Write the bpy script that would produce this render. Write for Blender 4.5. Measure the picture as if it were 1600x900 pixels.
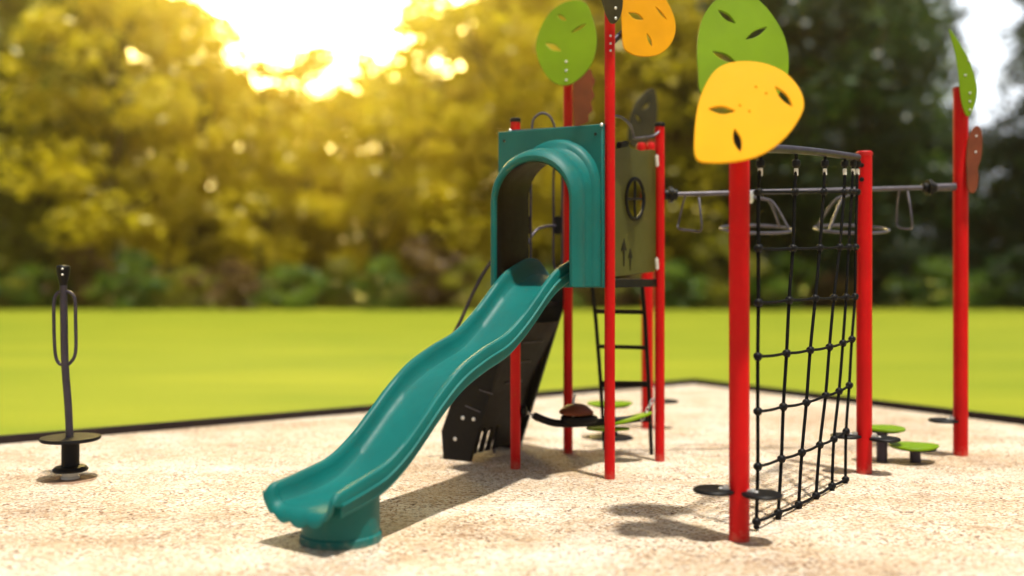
import bpy, bmesh, math, random
import numpy as np
from mathutils import Vector, Matrix
R = math.radians
scene = bpy.context.scene
for o in list(bpy.data.objects):
    bpy.data.objects.remove(o)
C = scene.collection

# ------------------------------------------------------------------ camera, sky, sun, exposure
F = 1555.6           # focal length in photograph pixels
EYE = 1.69           # eye height, metres
HOR = 430.0          # horizon row
cam = bpy.data.cameras.new('camera')
cam.sensor_width = 36.0
cam.lens = 35.0
cam.shift_y = -(450 - HOR) / 1600.0
cam.clip_end = 2000
cam.dof.use_dof = True
cam.dof.focus_distance = 7.45
cam.dof.aperture_fstop = 0.32
co = bpy.data.objects.new('camera', cam)
co.location = (0, 0, EYE)
co.rotation_euler = (R(90), 0, 0)
C.objects.link(co)
scene.camera = co

SUN_EL, SUN_AZ = R(75), R(142)     # azimuth clockwise from +Y
w = bpy.data.worlds.new('World')
scene.world = w
w.use_nodes = True
nt = w.node_tree
bg = nt.nodes['Background']
sky = nt.nodes.new('ShaderNodeTexSky')
sky.sky_type = 'NISHITA'
sky.sun_disc = False
sky.sun_elevation = SUN_EL
sky.sun_rotation = SUN_AZ
sky.dust_density = 3.0
sky.air_density = 1.0
sky.ozone_density = 1.0
# thin white cloud over the sky, with added glow patches towards the tree gaps
tcw = nt.nodes.new('ShaderNodeTexCoord')
nrm = nt.nodes.new('ShaderNodeVectorMath'); nrm.operation = 'NORMALIZE'
nt.links.new(tcw.outputs['Generated'], nrm.inputs[0])
cn = nt.nodes.new('ShaderNodeTexNoise'); cn.inputs['Scale'].default_value = 3.2; cn.inputs['Detail'].default_value = 6
nt.links.new(nrm.outputs[0], cn.inputs['Vector'])
cr_ = nt.nodes.new('ShaderNodeValToRGB')
cr_.color_ramp.elements[0].position = 0.36; cr_.color_ramp.elements[0].color = (.4, .4, .4, 1)
cr_.color_ramp.elements[1].position = 0.60; cr_.color_ramp.elements[1].color = (.85, .85, .85, 1)
nt.links.new(cn.outputs['Fac'], cr_.inputs[0])
cm = nt.nodes.new('ShaderNodeMix'); cm.data_type = 'RGBA'
nt.links.new(cr_.outputs[0], cm.inputs[0]); nt.links.new(sky.outputs[0], cm.inputs[6]); cm.inputs[7].default_value = (6.5, 6.6, 7.0, 1)
gd = Vector(((510 - 800) / F, 1, (HOR + 10) / F)).normalized()
dt = nt.nodes.new('ShaderNodeVectorMath'); dt.operation = 'DOT_PRODUCT'; dt.inputs[1].default_value = gd
nt.links.new(nrm.outputs[0], dt.inputs[0])
gm = nt.nodes.new('ShaderNodeMapRange'); gm.interpolation_type = 'SMOOTHERSTEP'
gm.inputs['From Min'].default_value = math.cos(R(17)); gm.inputs['From Max'].default_value = 1.0
nt.links.new(dt.outputs['Value'], gm.inputs['Value'])
gx = nt.nodes.new('ShaderNodeMix'); gx.data_type = 'RGBA'; gx.clamp_result = False
nt.links.new(gm.outputs[0], gx.inputs[0]); nt.links.new(cm.outputs[2], gx.inputs[6]); gx.inputs[7].default_value = (520, 385, 125, 1)
dt2 = nt.nodes.new('ShaderNodeVectorMath'); dt2.operation = 'DOT_PRODUCT'
dt2.inputs[1].default_value = Vector(((1520 - 800) / F, 1, (HOR - 50) / F)).normalized()
nt.links.new(nrm.outputs[0], dt2.inputs[0])
gm2 = nt.nodes.new('ShaderNodeMapRange'); gm2.interpolation_type = 'SMOOTHERSTEP'
gm2.inputs['From Min'].default_value = math.cos(R(14)); gm2.inputs['From Max'].default_value = math.cos(R(3))
nt.links.new(dt2.outputs['Value'], gm2.inputs['Value'])
gx2 = nt.nodes.new('ShaderNodeMix'); gx2.data_type = 'RGBA'
nt.links.new(gm2.outputs[0], gx2.inputs[0]); nt.links.new(gx.outputs[2], gx2.inputs[6]); gx2.inputs[7].default_value = (24, 26, 29, 1)
nt.links.new(gx2.outputs[2], bg.inputs[0])
bg.inputs[1].default_value = 0.055
sun = bpy.data.lights.new('sun', 'SUN')
sun.energy = 5.0
sun.angle = R(2.2)
sun.color = (1.0, 0.95, 0.86)
so = bpy.data.objects.new('sun', sun)
d = Vector((math.sin(SUN_AZ) * math.cos(SUN_EL), math.cos(SUN_AZ) * math.cos(SUN_EL), math.sin(SUN_EL)))
so.rotation_euler = d.to_track_quat('Z', 'Y').to_euler()
so.location = (0, 0, 30)
C.objects.link(so)
scene.view_settings.view_transform = 'Standard'
scene.view_settings.look = 'None'
scene.view_settings.gamma = 1
scene.view_settings.use_curve_mapping = False
scene.view_settings.exposure = 0.25

# ------------------------------------------------------------------ pixel helpers (layout taken from the photo)
def P(px, py, d):
    return Vector(((px - 800) / F * d, d, EYE - (py - HOR) / F * d))
def G(px, py):
    d = EYE * F / (py - HOR)
    return Vector(((px - 800) / F * d, d, 0))
def on_plane(px, py, p0, n):
    v = Vector(((px - 800) / F, 1, -(py - HOR) / F))
    o = Vector((0, 0, EYE))
    return o + v * ((p0 - o).dot(n) / v.dot(n))

# ------------------------------------------------------------------ materials
def mat(name, col, rough=0.5, metal=0.0, var=0.0, scale=6.0, bump=0.0, bscale=60.0, coat=0.0, col2=None, detail=4.0, spec=0.3, dust=0.0):
    m = bpy.data.materials.new(name)
    m.use_nodes = True
    t = m.node_tree
    b = t.nodes['Principled BSDF']
    b.inputs['Roughness'].default_value = rough
    b.inputs['Metallic'].default_value = metal
    b.inputs['Specular IOR Level'].default_value = spec
    b.inputs['Coat Weight'].default_value = coat
    b.inputs['Coat Roughness'].default_value = 0.15
    tc = t.nodes.new('ShaderNodeTexCoord')
    n = t.nodes.new('ShaderNodeTexNoise')
    n.inputs['Scale'].default_value = scale
    n.inputs['Detail'].default_value = detail
    t.links.new(tc.outputs['Object'], n.inputs['Vector'])
    r = t.nodes.new('ShaderNodeValToRGB')
    a = col2 if col2 else tuple(c * (1 - var) for c in col)
    r.color_ramp.elements[0].position = 0.35
    r.color_ramp.elements[1].position = 0.65
    r.color_ramp.elements[0].color = (*a, 1)
    r.color_ramp.elements[1].color = (*col, 1)
    t.links.new(n.outputs['Fac'], r.inputs[0])
    colout = r.outputs[0]
    if dust:
        sx = t.nodes.new('ShaderNodeSeparateXYZ'); t.links.new(tc.outputs['Object'], sx.inputs[0])
        h = t.nodes.new('ShaderNodeMapRange'); h.inputs['From Min'].default_value = dust; h.inputs['From Max'].default_value = 0.0
        t.links.new(sx.outputs['Z'], h.inputs['Value'])
        nd = t.nodes.new('ShaderNodeTexNoise'); nd.inputs['Scale'].default_value = 22; nd.inputs['Detail'].default_value = 8; nd.inputs['Roughness'].default_value = .7
        t.links.new(tc.outputs['Object'], nd.inputs['Vector'])
        a1 = t.nodes.new('ShaderNodeMath'); a1.operation = 'MULTIPLY_ADD'; a1.inputs[1].default_value = .42
        t.links.new(h.outputs[0], a1.inputs[0]); t.links.new(nd.outputs['Fac'], a1.inputs[2])
        q = t.nodes.new('ShaderNodeMapRange'); q.inputs['From Min'].default_value = .72; q.inputs['From Max'].default_value = 1.0; q.inputs['To Max'].default_value = .28
        t.links.new(a1.outputs[0], q.inputs['Value'])
        mxd = t.nodes.new('ShaderNodeMix'); mxd.data_type = 'RGBA'; t.links.new(q.outputs[0], mxd.inputs[0]); t.links.new(r.outputs[0], mxd.inputs[6]); mxd.inputs[7].default_value = (.45, .33, .22, 1)
        colout = mxd.outputs[2]
    t.links.new(colout, b.inputs['Base Color'])
    # roughness wander
    n3 = t.nodes.new('ShaderNodeTexNoise')
    n3.inputs['Scale'].default_value = 14
    t.links.new(tc.outputs['Object'], n3.inputs['Vector'])
    mr = t.nodes.new('ShaderNodeMapRange')
    mr.inputs['To Min'].default_value = max(rough - 0.08, 0.02)
    mr.inputs['To Max'].default_value = min(rough + 0.12, 1)
    t.links.new(n3.outputs['Fac'], mr.inputs['Value'])
    t.links.new(mr.outputs[0], b.inputs['Roughness'])
    if bump:
        n2 = t.nodes.new('ShaderNodeTexNoise')
        n2.inputs['Scale'].default_value = bscale
        t.links.new(tc.outputs['Object'], n2.inputs['Vector'])
        bp = t.nodes.new('ShaderNodeBump')
        bp.inputs['Strength'].default_value = bump
        bp.inputs['Distance'].default_value = 0.004
        t.links.new(n2.outputs['Fac'], bp.inputs['Height'])
        t.links.new(bp.outputs[0], b.inputs['Normal'])
    return m

RED = mat('red powder coat', (0.58, 0.001, 0.003), 0.42, 0, 0.18, 3.0, 0.12, 180, 0.0, spec=.2, dust=.16)
REDCAP = mat('red cap plastic', (0.5, 0.006, 0.008), 0.5, 0, 0.2)
TEAL = mat('teal polyethylene', (0.0, 0.130, 0.118), 0.48, 0, 0.18, 2.5, 0.15, 220, dust=.10)
YELLOW = mat('yellow sheet', (0.82, 0.40, 0.001), 0.5, 0, 0.06, 3, 0.08, 200, spec=.1)
ORANGE = mat('orange sheet', (0.72, 0.32, 0.003), 0.4, 0, 0.12, 4, 0.08, 200, spec=.12)
GREEN = mat('leaf green sheet', (0.165, 0.285, 0.003), 0.45, 0, 0.16, 3, 0.08, 200, spec=.15)
OLIVE = mat('olive sheet', (0.075, 0.075, 0.012), 0.45, 0, 0.2, 3, 0.08, 200)
DARKLEAF = mat('dark bronze sheet', (0.035, 0.03, 0.012), 0.5, 0, 0.4, 5, 0.08, 200)
BROWN = mat('brown sheet', (0.19, 0.042, 0.012), 0.5, 0, 0.3, 5, 0.1, 200)
STEEL = mat('galvanised steel', (0.12, 0.11, 0.13), 0.4, 0.6, 0.3, 12)
DSTEEL = mat('violet grey steel', (0.055, 0.046, 0.065), 0.4, 0.4, 0.3, 8)
BOLT = mat('zinc bolt', (0.7, 0.7, 0.68), 0.35, 0.6, 0.1)
WHITE = mat('white plastic', (0.75, 0.73, 0.66), 0.5, 0, 0.1)
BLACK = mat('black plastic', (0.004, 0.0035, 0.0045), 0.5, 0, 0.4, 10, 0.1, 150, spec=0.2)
ROPE = mat('black rope', (0.006, 0.006, 0.007), 0.75, 0, 0.4, 60, 0.6, 260, spec=.1)
BARK = mat('bark', (0.10, 0.065, 0.035), 0.9, 0, 0.5, 4, 0.8, 20)
KERB = mat('dark rubber kerb', (0.022, 0.012, 0.013), 0.8, 0, 0.4, 12, 0.5, 90)

# ------------------------------------------------------------------ mesh helpers
def tube(bm, pts, r, seg=12, cap=True):
    pts = [Vector(p) for p in pts]
    rs = r if isinstance(r, (list, tuple)) else [r] * len(pts)
    rings = []
    t0 = (pts[1] - pts[0]).normalized()
    up = Vector((0, 0, 1)) if abs(t0.z) < 0.9 else Vector((1, 0, 0))
    nrm = t0.cross(up).normalized()
    for i, p in enumerate(pts):
        if i == 0: t = pts[1] - pts[0]
        elif i == len(pts) - 1: t = pts[-1] - pts[-2]
        else: t = (pts[i + 1] - pts[i]).normalized() + (pts[i] - pts[i - 1]).normalized()
        t.normalize()
        nrm = (nrm - t * nrm.dot(t)).normalized()
        b = t.cross(nrm)
        rings.append([bm.verts.new(p + (nrm * math.cos(2 * math.pi * k / seg) + b * math.sin(2 * math.pi * k / seg)) * rs[i]) for k in range(seg)])
    for a, b in zip(rings, rings[1:]):
        for k in range(seg):
            bm.faces.new((a[k], a[(k + 1) % seg], b[(k + 1) % seg], b[k]))
    if cap:
        bm.faces.new(rings[0][::-1]); bm.faces.new(rings[-1])
def smooth(pts, n=8, closed=False):
    pts = [Vector(p) for p in pts]
    N = len(pts); out = []
    rng = range(N) if closed else range(N - 1)
    for i in rng:
        if closed: a, b, c, d_ = pts[i - 1], pts[i], pts[(i + 1) % N], pts[(i + 2) % N]
        else: a, b, c, d_ = pts[max(i - 1, 0)], pts[i], pts[i + 1], pts[min(i + 2, N - 1)]
        for k in range(n):
            t = k / n
            out.append(0.5 * ((2 * b) + (c - a) * t + (2 * a - 5 * b + 4 * c - d_) * t * t + (3 * b - a - 3 * c + d_) * t ** 3))
    if not closed: out.append(pts[-1])
    return out
def ring(bm, pts, r, seg=8):
    """closed tube"""
    pts = [Vector(p) for p in pts]; N = len(pts)
    n0 = None; rings = []
    for i in range(N):
        t = (pts[(i + 1) % N] - pts[i - 1]).normalized()
        if n0 is None:
            up = Vector((0, 0, 1)) if abs(t.z) < 0.9 else Vector((1, 0, 0))
            n0 = t.cross(up).normalized()
        n0 = (n0 - t * n0.dot(t)).normalized(); b = t.cross(n0)
        rings.append([bm.verts.new(pts[i] + (n0 * math.cos(2 * math.pi * k / seg) + b * math.sin(2 * math.pi * k / seg)) * r) for k in range(seg)])
    for i in range(N):
        a = rings[i]; b = rings[(i + 1) % N]
        off = 0
        if i == N - 1:
            off = min(range(seg), key=lambda o: sum((a[k].co - b[(k + o) % seg].co).length for k in range(seg)))
        for k in range(seg):
            bm.faces.new((a[k], a[(k + 1) % seg], b[(k + 1 + off) % seg], b[(k + off) % seg]))
def lathe(bm, base, prof, seg=28, axis=Vector((0, 0, 1))):
    """prof: list of (radius, height) along axis from base"""
    q = axis.to_track_quat('Z', 'Y')
    rings = []
    for r, h in prof:
        rings.append([bm.verts.new(Vector(base) + q @ Vector((r * math.cos(2 * math.pi * k / seg), r * math.sin(2 * math.pi * k / seg), h))) for k in range(seg)])
    for a, b in zip(rings, rings[1:]):
        for k in range(seg):
            bm.faces.new((a[k], a[(k + 1) % seg], b[(k + 1) % seg], b[k]))
    bm.faces.new(rings[0][::-1]); bm.faces.new(rings[-1])
def disc(bm, base, r, h, bev=0.006, seg=32, axis=Vector((0, 0, 1))):
    lathe(bm, base, [(r - bev, 0), (r, bev), (r, h - bev), (r - bev, h)], seg, axis)
def bar(bm, a, b, wd, ht, bev=0.0, upv=Vector((0, 0, 1))):
    a = Vector(a); b = Vector(b)
    t = (b - a).normalized()
    if abs(t.dot(upv)) > .98: upv = Vector((0, 1, 0))
    s = t.cross(upv)
    s.normalize(); u = s.cross(t)
    vs = [bm.verts.new(p + s * (i * wd / 2) + u * (j * ht / 2)) for p in (a, b) for i, j in ((-1, -1), (1, -1), (1, 1), (-1, 1))]
    fs = [(0, 1, 2, 3), (7, 6, 5, 4), (0, 4, 5, 1), (1, 5, 6, 2), (2, 6, 7, 3), (3, 7, 4, 0)]
    faces = [bm.faces.new([vs[i] for i in f]) for f in fs]
    if bev:
        es = list({e for f in faces for e in f.edges})
        bmesh.ops.bevel(bm, geom=es, offset=bev, segments=2, affect='EDGES')
def obj(name, bm, m, parent=None, sm=True, label=None, kind=None):
    bmesh.ops.recalc_face_normals(bm, faces=bm.faces[:])
    me = bpy.data.meshes.new(name)
    root = parent
    while root and root.parent: root = root.parent
    if root: bmesh.ops.translate(bm, verts=bm.verts[:], vec=-root.location)
    bm.to_mesh(me); bm.free()
    return link(name, me, m, parent, sm, label, kind)
def link(name, me, m, parent=None, sm=True, label=None, kind=None):
    me.materials.clear(); me.materials.append(m)
    if sm:
        me.shade_smooth()
        try: me.set_sharp_from_angle(angle=R(35))
        except Exception: pass
    o = bpy.data.objects.new(name, me); C.objects.link(o); o.parent = parent
    if label: o['label'] = label
    if kind: o['kind'] = kind
    return o
def thing(name, label, cat, loc, group=None):
    o = bpy.data.objects.new(name, None); C.objects.link(o)
    o.location = loc; o['label'] = label; o['category'] = cat
    o.empty_display_size = 0.2
    if group: o['group'] = group
    return o
def tag(o, label, cat, group=None):
    o['label'] = label; o['category'] = cat
    if group: o['group'] = group
    return o
def BM(): return bmesh.new()

def plate(name, outline, p0, n, thick, m, parent, holes=(), bev=0.003, smooth_n=8, label=None, sm_outline=True):
    """flat board: outline and holes given as photo pixels, back-projected on the board's own plane"""
    n = Vector(n).normalized(); p0 = Vector(p0)
    ax = Vector((0, 0, 1)).cross(n)
    if ax.length < 0.1: ax = Vector((1, 0, 0)).cross(n)
    ax.normalize(); ay = n.cross(ax)
    root = parent
    while root and root.parent: root = root.parent
    def loc2(px, py):
        v = on_plane(px, py, p0, n) - p0
        return Vector((v.dot(ax), v.dot(ay), 0))
    cu = bpy.data.curves.new(name, 'CURVE')
    cu.dimensions = '2D'; cu.fill_mode = 'BOTH'
    cu.extrude = thick / 2 - bev; cu.bevel_depth = bev; cu.bevel_resolution = 1
    def add(pts, sm_):
        pts = [loc2(*p) for p in pts]
        if sm_: pts = smooth(pts, smooth_n, True)
        s = cu.splines.new('POLY'); s.points.add(len(pts) - 1)
        for q, v in zip(s.points, pts): q.co = (v.x, v.y, 0, 1)
        s.use_cyclic_u = True
    add(outline, sm_outline)
    for h in holes: add(h, True)
    return from_curve(name, cu, Matrix((( ax.x, ay.x, n.x, p0.x), (ax.y, ay.y, n.y, p0.y), (ax.z, ay.z, n.z, p0.z), (0, 0, 0, 1))), root, m, parent, label)
def from_curve(name, cu, M, root, m, parent, label=None):
    t = bpy.data.objects.new('tmp', cu); C.objects.link(t)
    dg = bpy.context.evaluated_depsgraph_get()
    me = bpy.data.meshes.new_from_object(t.evaluated_get(dg))
    bpy.data.objects.remove(t); bpy.data.curves.remove(cu)
    me.transform(M)
    if root: me.transform(Matrix.Translation(-root.location))
    me.name = name
    return link(name, me, m, parent, False, label)
def slot(ax, ay, bx, by, wpx):
    """lens-shaped slot between two pixels"""
    wpx *= 1.5
    dx, dy = bx - ax, by - ay; L = math.hypot(dx, dy); nx, ny = -dy / L, dx / L
    mid = lambda f, k: (ax + dx * f + nx * wpx * k, ay + dy * f + ny * wpx * k)
    return [(ax, ay), mid(.3, .42), mid(.5, .5), mid(.7, .42), (bx, by), mid(.7, -.42), mid(.5, -.5), mid(.3, -.42)]
def bolts(parent, pts, n, r=0.009, m=None, name='bolt'):
    n = Vector(n).normalized()
    for p in pts:
        bm = BM(); lathe(bm, Vector(p), [(r, -0.003), (r, 0.003), (r * .6, 0.007)], 10, n)
        obj(name, bm, m or BOLT, parent)

# ------------------------------------------------------------------ ground
def sheet(name, pts, z, m):
    bm = BM(); bm.faces.new([bm.verts.new((x, y, z)) for x, y in pts])
    return obj(name, bm, m, None, False, None, 'structure')
def grass_mat():
    m = bpy.data.materials.new('mown grass'); m.use_nodes = True
    t = m.node_tree; b = t.nodes['Principled BSDF']; b.inputs['Roughness'].default_value = 0.8
    b.inputs['Specular IOR Level'].default_value = 0.2
    g = t.nodes.new('ShaderNodeNewGeometry')
    mp = t.nodes.new('ShaderNodeMapping'); mp.inputs['Scale'].default_value = (0.12, 0.35, 1)
    t.links.new(g.outputs['Position'], mp.inputs[0])
    n = t.nodes.new('ShaderNodeTexNoise'); n.inputs['Scale'].default_value = 1.2; n.inputs['Detail'].default_value = 5
    t.links.new(mp.outputs[0], n.inputs['Vector'])
    n2 = t.nodes.new('ShaderNodeTexNoise'); n2.inputs['Scale'].default_value = 22; n2.inputs['Detail'].default_value = 6
    t.links.new(g.outputs['Position'], n2.inputs['Vector'])
    mx = t.nodes.new('ShaderNodeMath'); mx.operation = 'MULTIPLY_ADD'; mx.inputs[1].default_value = 0.38; 
    t.links.new(n2.outputs['Fac'], mx.inputs[0]); 
    sc = t.nodes.new('ShaderNodeMath'); sc.operation = 'MULTIPLY'; sc.inputs[1].default_value = 0.62
    t.links.new(n.outputs['Fac'], sc.inputs[0]); t.links.new(sc.outputs[0], mx.inputs[2])
    r = t.nodes.new('ShaderNodeValToRGB')
    r.color_ramp.elements[0].position = 0.34; r.color_ramp.elements[0].color = (0.18, 0.235, 0.009, 1)
    r.color_ramp.elements[1].position = 0.68; r.color_ramp.elements[1].color = (0.30, 0.315, 0.014, 1)
    t.links.new(mx.outputs[0], r.inputs[0]); t.links.new(r.outputs[0], b.inputs['Base Color'])
    bp = t.nodes.new('ShaderNodeBump'); bp.inputs['Strength'].default_value = 0.5; bp.inputs['Distance'].default_value = 0.03
    t.links.new(n2.outputs['Fac'], bp.inputs['Height']); t.links.new(bp.outputs[0], b.inputs['Normal'])
    return m
def sand_mat():
    m = bpy.data.materials.new('bonded rubber and sand'); m.use_nodes = True
    t = m.node_tree; b = t.nodes['Principled BSDF']; b.inputs['Roughness'].default_value = 0.9
    b.inputs['Specular IOR Level'].default_value = 0.15
    g = t.nodes.new('ShaderNodeNewGeometry')
    def noise(scale, det, sx=1, sy=1, rough=0.6):
        mp = t.nodes.new('ShaderNodeMapping'); mp.inputs['Scale'].default_value = (sx, sy, 1)
        t.links.new(g.outputs['Position'], mp.inputs[0])
        n = t.nodes.new('ShaderNodeTexNoise'); n.inputs['Scale'].default_value = scale
        n.inputs['Detail'].default_value = det; n.inputs['Roughness'].default_value = rough
        t.links.new(mp.outputs[0], n.inputs['Vector']); return n
    def ramp(src, stops):
        r = t.nodes.new('ShaderNodeValToRGB')
        while len(r.color_ramp.elements) < len(stops): r.color_ramp.elements.new(0.5)
        for e, (p, c) in zip(r.color_ramp.elements, stops): e.position = p; e.color = (*c, 1)
        t.links.new(src, r.inputs[0]); return r
    def mix(f, a, b_, mode='MIX'):
        x = t.nodes.new('ShaderNodeMix'); x.data_type = 'RGBA'; x.blend_type = mode
        if hasattr(f, 'name'): t.links.new(f, x.inputs[0])
        else: x.inputs[0].default_value = f
        for s, i in ((a, 6), (b_, 7)):
            if hasattr(s, 'name'): t.links.new(s, x.inputs[i])
            else: x.inputs[i].default_value = (*s, 1)
        return x.outputs[2]
    patch = noise(1.3, 6, 0.8, 1.0, 0.65)
    base = ramp(patch.outputs['Fac'], [(0.32, (0.36, 0.23, 0.14)), (0.43, (0.56, 0.42, 0.27)), (0.52, (0.66, 0.54, 0.39)), (0.62, (0.80, 0.745, 0.64))])
    # coloured granules
    v = t.nodes.new('ShaderNodeTexVoronoi'); v.inputs['Scale'].default_value = 55; t.links.new(g.outputs['Position'], v.inputs['Vector'])
    sep = t.nodes.new('ShaderNodeSeparateColor'); t.links.new(v.outputs['Color'], sep.inputs[0])
    gr = ramp(sep.outputs[0], [(0.0, (0.14, 0.075, 0.05)), (0.13, (0.42, 0.25, 0.16)), (0.24, (0.68, 0.54, 0.38)), (0.6, (0.82, 0.76, 0.65))])
    gr.color_ramp.interpolation = 'CONSTANT'
    clump = noise(5.0, 5, 0.6, 1.0, 0.7)
    cf = ramp(clump.outputs['Fac'], [(0.36, (0.22, 0.22, 0.22)), (0.62, (0.95, 0.95, 0.95))])
    cc = t.nodes.new('ShaderNodeRGBToBW'); t.links.new(cf.outputs[0], cc.inputs[0])
    col = mix(cc.outputs[0], base.outputs[0], gr.outputs[0])
    fine = noise(60, 4, 1, 1, 0.8)
    ff = ramp(fine.outputs['Fac'], [(0.37, (0.30, 0.23, 0.21)), (0.50, (1, 1, 1))])
    col = mix(0.75, col, ff.outputs[0], 'MULTIPLY')
    worn = noise(0.55, 7, 0.7, 1.2, 0.6)
    wf = ramp(worn.outputs['Fac'], [(0.36, (0.76, 0.69, 0.62)), (0.46, (0.93, 0.91, 0.88)), (0.56, (1, 1, 1))])
    col = mix(0.85, col, wf.outputs[0], 'MULTIPLY')
    t.links.new(col, b.inputs['Base Color'])
    bp = t.nodes.new('ShaderNodeBump'); bp.inputs['Strength'].default_value = 0.6; bp.inputs['Distance'].default_value = 0.012
    t.links.new(fine.outputs['Fac'], bp.inputs['Height']); t.links.new(bp.outputs[0], b.inputs['Normal'])
    return m
GRASS = grass_mat(); SAND = sand_mat()
sheet('lawn', [(-900, -900), (900, -900), (900, 900), (-900, 900)], 0.0, GRASS)
k0 = G(0, 694); k1 = G(1085, 600); k2 = G(1600, 664)
e1 = (k0 - k1).normalized(); e2 = (k2 - k1).normalized()
c1 = k1 + e1 * 26; c2 = k1 + e2 * 22
sheet('play_ground', [(k1.x, k1.y), (c2.x, c2.y), (c2.x - 3, -14), (c1.x, -14), (c1.x, c1.y)], 0.004, SAND)
bm = BM()
bar(bm, k1 - e1 * .05 + Vector((0, 0, .04)), c1 + Vector((0, 0, .04)), 0.09, 0.09, 0.012)
bar(bm, k1 + e2 * .056 + Vector((0, 0, .041)), c2 + Vector((0, 0, .041)), 0.09, 0.09, 0.012)
obj('kerb', bm, KERB, None, True, None, 'structure')

# ------------------------------------------------------------------ play tower with slide
A = Vector((.03, 8.68, 0)); B = Vector((.81, 8.25, 0)); Cc = Vector((1.34, 9.03, 0)); D = Vector((.53, 9.42, 0))
DECK = 1.655
UZ = Vector((0, 0, 1))
tower = thing('play_tower', 'red-posted play tower with teal wavy slide, arched tunnel panel and olive wall', 'play tower', (A + B + Cc + D) / 4)
PR = 0.044
def post(parent, g, z, r, capmat=None, label=None, z0=-0.05):
    bm = BM(); lathe(bm, g + UZ * z0, [(r, 0), (r, z - z0 - .004), (r - .004, z - z0)], 32)
    p = obj('post', bm, RED, parent, label=label)
    bm = BM(); lathe(bm, g + UZ * (z + 0.0015), [(r + .004, -.02), (r + .004, .008), (r - .006, .018), (r * .4, .022)], 28)
    obj('post_cap', bm, capmat or REDCAP, p)
    return p
zA = P(803, 188, A.y).z; zC = P(1031, 195, Cc.y).z
post(tower, A, zA, PR, BLACK, 'short red post at the left corner of the tunnel panel')
post(tower, B, P(950, -60, B.y).z, PR, BLACK, 'tallest red post, running up out of the picture')
post(tower, Cc, zC, PR, BLACK, 'short red post right of the olive wall')
post(tower, D, P(888, 95, D.y).z, PR, BLACK, 'tall red post seen through the tunnel, under the round green leaf')

# deck
bm = BM()
def quad_slab(bm, pts, z0, z1, bev=0.006):
    lo = [bm.verts.new((p.x, p.y, z0)) for p in pts]; hi = [bm.verts.new((p.x, p.y, z1)) for p in pts]
    fs = [bm.faces.new(lo[::-1]), bm.faces.new(hi)] + [bm.faces.new((lo[i], lo[(i + 1) % len(pts)], hi[(i + 1) % len(pts)], hi[i])) for i in range(len(pts))]
    if bev: bmesh.ops.bevel(bm, geom=list({e for f in fs for e in f.edges}), offset=bev, segments=1, affect='EDGES')
cen = (A + B + Cc + D) / 4
quad_slab(bm, [cen + (p - cen) * 0.985 for p in (A, B, Cc, D)], DECK - 0.07, DECK)
obj('deck', bm, BLACK, tower)

# ---- tunnel panel
rAB = (B - A).normalized(); uAB = Vector((rAB.y, -rAB.x, 0))     # outward, towards the viewer
if uAB.y > 0: uAB = -uAB
Mid = (A + B) / 2 + Vector((.0, .0, 0))
def loc(u, r_, z): return Mid + uAB * u + rAB * r_ + UZ * z
PB, PT = 1.60, 2.925       # panel bottom and top
pl, pr = -0.56, 0.405
face_u = 0.055
AR = 0.335                  # opening half width
# face plate with arch opening
cu = bpy.data.curves.new('panel', 'CURVE'); cu.dimensions = '2D'; cu.fill_mode = 'BOTH'
cu.extrude = 0.020; cu.bevel_depth = 0.012; cu.bevel_resolution = 3
def cspl(pts):
    s = cu.splines.new('POLY'); s.points.add(len(pts) - 1)
    for q, v in zip(s.points, pts): q.co = (v[0], v[1], 0, 1)
    s.use_cyclic_u = True
cspl([(pl, PB), (pr, PB), (pr, PT), (pl, PT)])
zs = 2.36
hole = [(-AR, PB + .07), (AR, PB + .07)] + [(AR * math.cos(a), zs + AR * math.sin(a)) for a in [math.pi * k / 28 for k in range(29)]]
cspl(hole)
Mx = Matrix(((rAB.x, 0, -rAB.y if False else uAB.x, 0), (rAB.y, 0, uAB.y, 0), (0, 1, 0, 0), (0, 0, 0, 1)))
o0 = Mid + uAB * face_u
Mx.translation = o0
panel = from_curve('tunnel_panel', cu, Mx, tower, TEAL, tower)
panel.data.shade_smooth(); panel.data.set_sharp_from_angle(angle=R(50))
bolts(panel, [loc(face_u + .032, x, z) for x, z in ((pl + .05, PT - .07), (pr - .05, PT - .07), (pr - .05, PB + .1), (pr - .05, PB + .55))], uAB, 0.013, BLACK)
# hood: arch section swept outwards
def arch(a, zt, z0, n=20):
    """half width a, top zt, straight legs from z0"""
    zc = zt - a
    pts = [(-a, z0), (-a, z0 + (zc - z0) * .5)] + [(a * math.cos(t), zc + a * math.sin(t)) for t in [math.pi - math.pi * k / n for k in range(n + 1)]] + [(a, z0 + (zc - z0) * .5), (a, z0)]
    return pts
bm = BM()
prof = [  # u, half width, top z, bottom z, lateral shift
    (face_u + .026, .400, 2.835, 1.60, 0), (face_u + .05, .398, 2.83, 1.60, 0), (face_u + .085, .392, 2.815, 1.60, 0), (face_u + .105, .380, 2.795, 1.60, 0),
    (face_u + .115, .358, 2.762, 1.60, 0), (face_u + .145, .346, 2.738, 1.60, 0), (face_u + .20, .345, 2.72, 1.60, -.004), (face_u + .245, .352, 2.715, 1.60, -.008),
    (face_u + .275, .376, 2.728, 1.60, -.012), (face_u + .305, .392, 2.733, 1.60, -.014), (face_u + .36, .398, 2.722, 1.60, -.018), (face_u + .41, .396, 2.705, 1.60, -.02),
    (face_u + .445, .384, 2.68, 1.60, -.022), (face_u + .462, .366, 2.655, 1.605, -.022),
    (face_u + .46, .346, 2.630, 1.605, -.022), (face_u + .44, .334, 2.614, 1.605, -.022), (face_u + .30, .326, 2.63, 1.605, -.012),
    (face_u + .10, .322, 2.66, 1.605, 0), (face_u - .05, .322, 2.672, 1.605, 0)]
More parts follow.
